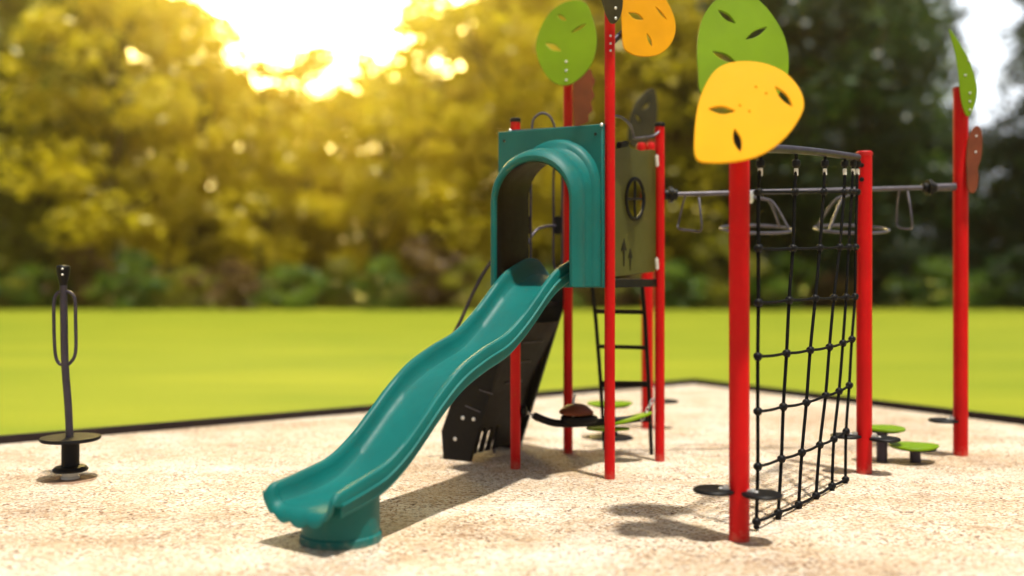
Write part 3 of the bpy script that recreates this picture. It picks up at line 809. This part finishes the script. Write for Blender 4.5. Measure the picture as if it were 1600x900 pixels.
for cx, sgn in ((1182, 1), (1330, -1)):
    c = P(cx, 358, 9.15); R_ = .325
    tl = R(9)
    rp = []
    for k in range(36):
        a = 2 * math.pi * k / 36
        v = Vector((R_ * math.cos(a), R_ * math.sin(a) * math.cos(tl), R_ * math.sin(a) * math.sin(tl))); rp.append(c + v)
    bm = BM(); ring(bm, rp, .014, 8); hp = obj('hoop', bm, STEEL, oh)
    for kk in (1, -1):
        e = c + Vector((sgn * R_ * .8, R_ * .6 * kk * .9, kk * .03)); s = BPt(cx + sgn * -12)
        m1 = s.lerp(e, .0) + Vector((sgn * .12, .03 * kk, -.06)) + UZ * -.0
        m2 = s.lerp(e, .45) + Vector((sgn * .06, 0, .05))
        bm = BM(); tube(bm, smooth([s - UZ * .04, m1, m2, e], 5), .012, 8); obj('hoop_arm', bm, STEEL, hp)
    bm = BM(); lathe(bm, BPt(cx - sgn * 12) - UZ * .10, [(.02, 0), (.03, .02), (.03, .09), (.025, .11)], 14); obj('swivel', bm, BOLT, hp)
foot_disc(oh, 1474, 657, 9.35, .135, S1 + UZ * .33)
pL = S1 + Vector((.05, -.13, 3.4)); nL = Vector((-.15, -1, .1)).normalized()
lg = plate('leaf_panel', [(1483, 46), (1494, 60), (1506, 80), (1516, 100), (1523, 122), (1526, 142), (1523, 162), (1515, 180), (1509, 178), (1503, 160), (1500, 138), (1497, 112), (1493, 85), (1487, 62)], pL, nL, .02, GREEN, oh, label='narrow curved green leaf on top of the far right post')
bolts(lg, [on_plane(x, y, pL, nL) + nL * .011 for x, y in ((1513, 95), (1508, 118), (1515, 146), (1515, 159), (1515, 172))], nL, .010)
lb = plate('butterfly_panel', [(1512, 222), (1517, 207), (1525, 197), (1532, 203), (1534, 222), (1532, 248), (1527, 263), (1528, 275), (1526, 293), (1521, 301), (1513, 297), (1511, 278), (1510, 250)], pL + Vector((.05, .1, 0)), nL, .02, BROWN, oh, smooth_n=5)
bolts(lb, [on_plane(x, y, pL + Vector((.05, .1, 0)), nL) + nL * .011 for x, y in ((1525, 213), (1524, 238))], nL, .010)

# ------------------------------------------------------------------ stand-on spinner at left
g = G(110, 750)
sp = thing('stand_on_spinner', 'black stand-on spinner with looped handles and round footplate at left', 'spinner', g)
K = g.y
bm = BM(); lathe(bm, g - UZ * .03, [(.20, 0), (.20, .036), (.185, .042), (.1, .044)], 40); obj('shadow_pad', bm, mat('shadow brown', (0.36, 0.22, 0.14), .9, 0, .4, 12, .5, 90), sp)  # brown disc carries the footplate's shadow in its colour
bm = BM(); lathe(bm, g, [(.072, 0), (.072, .03), (.062, .035), (.062, .075)], 28); obj('foot_collar', bm, WHITE, sp)
bm = BM(); lathe(bm, g + UZ * .072, [(.05, 0), (.135, .004), (.14, .02), (.12, .042), (.075, .05), (.07, .06), (.07, .24), (.09, .25)], 32); obj('bearing_housing', bm, BLACK, sp)
bm = BM(); lathe(bm, g + UZ * .315, [(.15, 0), (.225, .012), (.238, .025), (.232, .042), (.12, .044)], 44); obj('footplate', bm, BLACK, sp)
bm = BM(); pole = smooth([P(109, 690, K), P(108, 660, K), P(106, 625, K), P(103, 590, K), P(101, 555, K), P(100, 500, K), P(99, 440, K)], 5)
tube(bm, pole, .030, 16); po = obj('pole', bm, DSTEEL, sp)
bm = BM(); lathe(bm, P(99, 446, K), [(.03, 0), (.036, .03), (.052, .10), (.056, .15), (.045, .165), (.02, .17)], 24); hd = obj('pole_head', bm, BLACK, sp)
bolts(hd, [P(97.5, y, K - .06) for y in (420, 429)], (0, -1, 0), .009)
for x0, x1 in ((84, 99), (101, 118)):
    bm = BM(); xm = (x0 + x1) / 2; out = x0 if x0 < 90 else x1; inn = x1 if x0 < 90 else x0
    tube(bm, smooth([P(inn, 456, K), P((out + inn) / 2, 457, K), P(out + (1 if x0 < 90 else -1), 468, K), P(out, 500, K), P(out + (2 if x0 < 90 else 0), 550, K), P((out + inn) / 2, 567, K), P(inn + 1, 570, K)], 5), .014, 10)
    obj('handle_loop', bm, DSTEEL, sp)

# ------------------------------------------------------------------ trees
def leaf_mat(name, c1, c2, c3, trans=.35):
    m = bpy.data.materials.new(name); m.use_nodes = True
    t = m.node_tree; t.nodes.remove(t.nodes['Principled BSDF']); out = t.nodes['Material Output']
    g = t.nodes.new('ShaderNodeNewGeometry'); r = t.nodes.new('ShaderNodeValToRGB')
    r.color_ramp.elements[0].color = (*c1, 1); r.color_ramp.elements[1].color = (*c3, 1)
    e = r.color_ramp.elements.new(.5); e.color = (*c2, 1)
    tc = t.nodes.new('ShaderNodeTexCoord'); n = t.nodes.new('ShaderNodeTexNoise'); n.inputs['Scale'].default_value = .5; n.inputs['Detail'].default_value = 2
    oi = t.nodes.new('ShaderNodeObjectInfo')
    va = t.nodes.new('ShaderNodeVectorMath'); va.operation = 'ADD'
    t.links.new(tc.outputs['Object'], va.inputs[0]); 
    cmb = t.nodes.new('ShaderNodeVectorMath'); cmb.operation = 'SCALE'; cmb.inputs[3].default_value = 50
    cx = t.nodes.new('ShaderNodeCombineXYZ'); t.links.new(oi.outputs['Random'], cx.inputs[0]); t.links.new(cx.outputs[0], cmb.inputs[0]); t.links.new(cmb.outputs[0], va.inputs[1])
    t.links.new(va.outputs[0], n.inputs['Vector'])
    ma = t.nodes.new('ShaderNodeMath'); ma.operation = 'MULTIPLY_ADD'; ma.inputs[1].default_value = .45
    t.links.new(g.outputs['Random Per Island'], ma.inputs[0])
    mr = t.nodes.new('ShaderNodeMapRange'); mr.inputs['From Min'].default_value = .3; mr.inputs['From Max'].default_value = .7; mr.inputs['To Max'].default_value = .6
    t.links.new(n.outputs['Fac'], mr.inputs['Value']); t.links.new(mr.outputs[0], ma.inputs[2])
    t.links.new(ma.outputs[0], r.inputs[0])
    df = t.nodes.new('ShaderNodeBsdfDiffuse'); tr = t.nodes.new('ShaderNodeBsdfTranslucent'); gl = t.nodes.new('ShaderNodeBsdfGlossy'); gl.inputs['Roughness'].default_value = .45
    mx = t.nodes.new('ShaderNodeMixShader'); mx.inputs[0].default_value = trans
    t.links.new(r.outputs[0], df.inputs[0]); t.links.new(r.outputs[0], tr.inputs[0])
    t.links.new(df.outputs[0], mx.inputs[1]); t.links.new(tr.outputs[0], mx.inputs[2])
    m2 = t.nodes.new('ShaderNodeMixShader'); m2.inputs[0].default_value = .05
    t.links.new(mx.outputs[0], m2.inputs[1]); t.links.new(gl.outputs[0], m2.inputs[2]); t.links.new(m2.outputs[0], out.inputs[0])
    return m
L_GOLD = leaf_mat('golden foliage', (.24, .21, .006), (.50, .41, .010), (.70, .55, .018), .5)
L_BRIGHT = leaf_mat('bright yellow foliage', (.50, .42, .006), (.74, .60, .010), (.86, .74, .02), .55)
L_OLIVE = leaf_mat('olive foliage', (.10, .11, .006), (.26, .25, .010), (.46, .42, .018), .45)
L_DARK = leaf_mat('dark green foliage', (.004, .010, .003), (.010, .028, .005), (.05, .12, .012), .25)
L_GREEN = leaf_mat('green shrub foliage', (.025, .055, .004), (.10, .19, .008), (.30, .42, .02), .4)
L_RUSSET = leaf_mat('russet foliage', (.06, .03, .01), (.16, .085, .02), (.30, .19, .03), .4)

def crown_mesh(seed, H, Wd, z0, nclump, nleaf, ls, cr):
    rg = np.random.default_rng(seed)
    # clump centres on an uneven egg
    ph = rg.uniform(0, 2 * np.pi, nclump); v = rg.uniform(0, 1, nclump)
    rad = np.sqrt(rg.uniform(.12, 1, nclump))
    env = np.sin(np.pi * np.clip(v * .86 + .1, 0, 1)) ** .7 * (1 + .28 * np.sin(ph * 2 + seed) + .15 * np.sin(ph * 5 + v * 7))
    c = np.stack([np.cos(ph) * rad * env * Wd / 2, np.sin(ph) * rad * env * Wd / 2, z0 + v * (H - z0 - cr * .3)], 1)
    cs = cr * rg.uniform(.55, 1.25, nclump)
    idx = np.repeat(np.arange(nclump), nleaf)
    n = len(idx)
    dirs = rg.normal(size=(n, 3)); dirs /= np.linalg.norm(dirs, axis=1)[:, None]
    p = c[idx] + dirs * (rg.uniform(.2, 1, n) ** .5 * cs[idx])[:, None] * np.array([1.15, 1.15, .75])
    a = rg.normal(size=(n, 3)); a[:, 2] *= .6; a /= np.linalg.norm(a, axis=1)[:, None]
    b = np.cross(a, rg.normal(size=(n, 3))); b /= np.linalg.norm(b, axis=1)[:, None]
    s = ls * rg.uniform(.6, 1.3, n)
    a *= s[:, None]; b *= (s * .55)[:, None]
    vv = np.stack([p - a, p + b * 1.0 - a * .1, p + a, p - b - a * .1], 1).reshape(-1, 3)
    me = bpy.data.meshes.new('crown')
    me.vertices.add(n * 4); me.vertices.foreach_set('co', vv.ravel().astype(np.float32))
    me.loops.add(n * 4); me.loops.foreach_set('vertex_index', np.arange(n * 4, dtype=np.int32))
    me.polygons.add(n); me.polygons.foreach_set('loop_start', np.arange(0, n * 4, 4, dtype=np.int32)); me.polygons.foreach_set('loop_total', np.full(n, 4, dtype=np.int32))
    me.update(); me.validate()
    return me, c
def trunk_mesh(seed, H, c, r0):
    rg = random.Random(seed); bm = BM()
    pts = [Vector((rg.uniform(-.15, .15) * k, rg.uniform(-.15, .15) * k, -.2 + H * .8 * k / 6)) for k in range(7)]
    tube(bm, pts, [r0 * (1.25 if k == 0 else 1 - k / 7.5) for k in range(7)], 10)
    order = sorted(range(len(c)), key=lambda i: rg.random())[:16]
    for i in order:
        e = Vector(c[i]); k = min(5, max(2, int(e.z / (H * .8) * 6) - 1)); s = pts[k]
        m_ = s.lerp(e, .5) + Vector((0, 0, -.3))
        tube(bm, [s, m_, e], [r0 * .35, r0 * .22, r0 * .06], 6)
    me = bpy.data.meshes.new('trunk'); bm.to_mesh(me); bm.free(); me.materials.append(BARK); me.shade_smooth(); return me
TV = []
for sd, (H, Wd, z0, nc, nl, ls, cr) in enumerate([(17, 9, 2.5, 150, 85, .20, 1.1), (15, 10, 2.0, 160, 80, .20, 1.1), (13, 8, 1.8, 130, 80, .19, 1.0), (21, 10, 3.0, 190, 80, .21, 1.2), (11, 8, 1.5, 120, 80, .18, .95), (13, 9, 1.8, 85, 60, .20, .95)]):
    me, c = crown_mesh(sd + 11, H, Wd, z0, nc, nl, ls, cr); TV.append((me, trunk_mesh(sd, H, c, .26), H))
SV = []
for sd, (H, Wd) in enumerate([(2.6, 4.2), (3.6, 4.6), (1.9, 4.4)]):
    me, c = crown_mesh(sd + 51, H, Wd, .15, 46, 90, .10, .5); SV.append((me, trunk_mesh(sd + 9, H, c, .06), H))
def mesh_with(me, m):
    key = me.name + m.name
    if key not in CACHE:
        q = me.copy(); q.name = me.name.split('.')[0]; q.materials.clear(); q.materials.append(m); CACHE[key] = q
    return CACHE[key]
CACHE = {}
rr = random.Random(7)
def plant(kind, px, d_, v, h, m, label, cat, group, wide=1.0):
    src = TV if kind == 'tree' else SV
    me, tm, H = src[v]; s = h / H
    nm = {'tree': 'broadleaf_tree', 'shrub': 'shrub'}[kind]
    t = thing(nm, label, cat, ((px - 800) / F * d_, d_, 0), group)
    t.scale = (s * wide, s * wide, s); t.rotation_euler = (0, 0, rr.uniform(0, 6.28))
    for n2, mm in (('crown', mesh_with(me, m)), ('trunk' if kind == 'tree' else 'stem', tm)):
        o = bpy.data.objects.new(n2, mm); C.objects.link(o); o.parent = t
GT = 'blurred trees along the far edge of the lawn'
def topz(py, d_): return EYE + (HOR - py) / F * d_
T = [ # px, dist, variant, top py, material, label
 (-60, 54, 0, -90, L_OLIVE, 'olive tree cut by the left edge of the photo'),
 (60, 56, 1, -60, L_OLIVE, 'tall olive tree behind the spinner'),
 (190, 53, 2, -60, L_BRIGHT, 'gold-green tree just right of the spinner'),
 (295, 57, 5, 10, L_BRIGHT, 'golden tree whose crown slopes down to the bright sky gap from the left'),
 (410, 55, 5, 95, L_BRIGHT, 'low yellow tree under the left half of the bright sky gap'),
 (490, 58, 5, 75, L_BRIGHT, 'glowing yellow tree in the middle under the bright sky gap'),
 (585, 54, 5, 120, L_BRIGHT, 'low yellow tree under the right half of the bright sky gap'),
 (690, 57, 5, 55, L_BRIGHT, 'golden tree between the sky gap and the tunnel panel'),
 (800, 54, 2, -70, L_BRIGHT, 'tall bright yellow tree left of the round green leaf'),
 (870, 56, 3, -90, L_BRIGHT, 'tall golden tree straight behind the round green leaf'),
 (985, 54, 1, -70, L_GOLD, 'gold-green tree behind the orange leaf and the olive wall'),
 (1085, 57, 0, -90, L_RUSSET, 'brownish tree between the tower and the yellow leaf'),
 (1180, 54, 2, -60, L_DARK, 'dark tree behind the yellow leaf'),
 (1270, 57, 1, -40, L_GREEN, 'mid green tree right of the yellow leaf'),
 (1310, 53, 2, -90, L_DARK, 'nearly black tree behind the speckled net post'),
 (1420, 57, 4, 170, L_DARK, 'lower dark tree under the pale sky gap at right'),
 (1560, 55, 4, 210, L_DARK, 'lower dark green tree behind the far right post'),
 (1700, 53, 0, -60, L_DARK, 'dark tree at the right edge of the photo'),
]
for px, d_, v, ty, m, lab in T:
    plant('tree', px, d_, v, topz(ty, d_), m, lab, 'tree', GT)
T2 = [(0, 68, 3, -120, L_OLIVE, 'back-row olive tree at far left'), (130, 66, 1, -60, L_GOLD, 'back-row golden tree above the spinner'), (225, 69, 0, -50, L_OLIVE, 'back-row olive tree left of the bright sky gap'),
 (350, 70, 2, 115, L_BRIGHT, 'low back-row tree at the left foot of the sky gap'), (455, 68, 4, 140, L_BRIGHT, 'low back-row tree beneath the sky gap'), (545, 70, 1, 150, L_BRIGHT, 'low back-row golden tree right of the sky gap centre'), (640, 68, 5, 120, L_BRIGHT, 'back-row tree left of the tunnel panel'),
 (745, 70, 5, -50, L_BRIGHT, 'tall back-row golden tree left of the tower'), (820, 67, 1, -120, L_BRIGHT, 'tall back-row golden tree above the tunnel panel'), (930, 70, 0, -120, L_BRIGHT, 'back-row yellow tree between the tall posts'),
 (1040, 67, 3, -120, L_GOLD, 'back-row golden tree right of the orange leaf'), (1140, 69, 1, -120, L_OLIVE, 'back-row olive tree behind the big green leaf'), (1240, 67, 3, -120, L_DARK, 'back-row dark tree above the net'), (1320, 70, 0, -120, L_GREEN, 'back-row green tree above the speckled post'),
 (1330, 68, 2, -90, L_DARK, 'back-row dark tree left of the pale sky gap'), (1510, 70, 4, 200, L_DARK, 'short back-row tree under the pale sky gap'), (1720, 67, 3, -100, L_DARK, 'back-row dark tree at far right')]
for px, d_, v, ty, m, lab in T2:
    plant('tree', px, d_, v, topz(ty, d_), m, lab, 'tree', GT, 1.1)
GS = 'blurred shrubs at the foot of the trees'
S = [(-20, L_OLIVE, 0, 'dark olive shrub at the left edge'), (55, L_GREEN, 2, 'green shrub left of the spinner head'), (130, L_RUSSET, 1, 'russet shrub just right of the spinner head'), (215, L_GREEN, 0, 'green shrub with pale highlights right of the spinner'), (300, L_OLIVE, 2, 'low olive shrub below the golden trees'),
 (375, L_RUSSET, 0, 'russet shrub below the left end of the sky gap'), (455, L_GREEN, 2, 'low green shrub below the middle of the sky gap'), (530, L_OLIVE, 0, 'olive shrub below the right end of the sky gap'), (600, L_GREEN, 0, 'bright green shrub half way to the slide'), (680, L_RUSSET, 1, 'brown shrub left of the slide top'),
 (745, L_OLIVE, 0, 'olive shrub touching the slide top'), (850, L_GREEN, 2, 'green shrub seen through the tunnel'), (950, L_RUSSET, 0, 'brown shrub behind the ladder'), (1050, L_GREEN, 0, 'green shrub right of the tower'), (1125, L_OLIVE, 1, 'olive shrub left of the nearest red post'),
 (1210, L_GREEN, 0, 'green shrub behind the net, left half'), (1290, L_RUSSET, 2, 'rusty shrub behind the net, right half'), (1375, L_DARK, 1, 'dark shrub right of the speckled post'), (1455, L_GREEN, 0, 'bright green shrub left of the far right post'), (1535, L_GREEN, 2, 'yellow-green shrub right of the far right post'), (1610, L_DARK, 0, 'dark shrub at the right edge')]
for i, (px, m, v, lab) in enumerate(S):
    plant('shrub', px, 48.6 + (i * 7 % 5) * .45, v, SV[v][2] * (1 + .12 * math.sin(i * 2.3)), m, lab, 'shrub', GS)

BK = [(-30, L_OLIVE, 'tall olive thicket behind the left edge shrub'), (90, L_OLIVE, 'tall olive thicket behind the spinner head'), (200, L_RUSSET, 'russet thicket deep between the trunks left of the sky gap'), (320, L_OLIVE, 'olive thicket deep between the trunks below the sky gap, left'), (430, L_GOLD, 'golden thicket deep between the trunks below the sky gap'),
 (545, L_OLIVE, 'olive thicket deep between the trunks below the sky gap, right'), (655, L_GOLD, 'golden thicket deep between the trunks left of the slide'), (760, L_OLIVE, 'olive thicket deep behind the slide top'), (880, L_RUSSET, 'russet thicket deep behind the tunnel'), (1000, L_OLIVE, 'olive thicket deep behind the ladder'),
 (1120, L_DARK, 'dark thicket deep behind the nearest red post'), (1240, L_DARK, 'dark thicket deep behind the net'), (1350, L_DARK, 'dark thicket deep behind the speckled post'), (1590, L_DARK, 'dark thicket deep behind the right edge')]
for i, (px, m, lab) in enumerate(BK):
    plant('shrub', px, 61 + (i % 3) * .8, (i * 2) % 3, 6.2 + 1.1 * math.sin(i * 1.9), m, lab, 'shrub', 'tall thickets between the tree trunks', 1.0 if (i * 2) % 3 == 1 else .8)
# ------------------------------------------------------------------ warm haze
bm = BM(); bmesh.ops.create_cube(bm, size=1)
for v in bm.verts: v.co = Vector((v.co.x * 240, v.co.y * 200 + 55, v.co.z * 33 + 14.5))
vm = bpy.data.materials.new('haze'); vm.use_nodes = True
t = vm.node_tree; t.nodes.remove(t.nodes['Principled BSDF'])
pv = t.nodes.new('ShaderNodeVolumePrincipled'); pv.inputs['Color'].default_value = (1.0, .86, .45, 1); pv.inputs['Density'].default_value = .0013; pv.inputs['Anisotropy'].default_value = .86
t.links.new(pv.outputs[0], t.nodes['Material Output'].inputs['Volume'])
obj('haze', bm, vm, None, False, None, 'stuff')
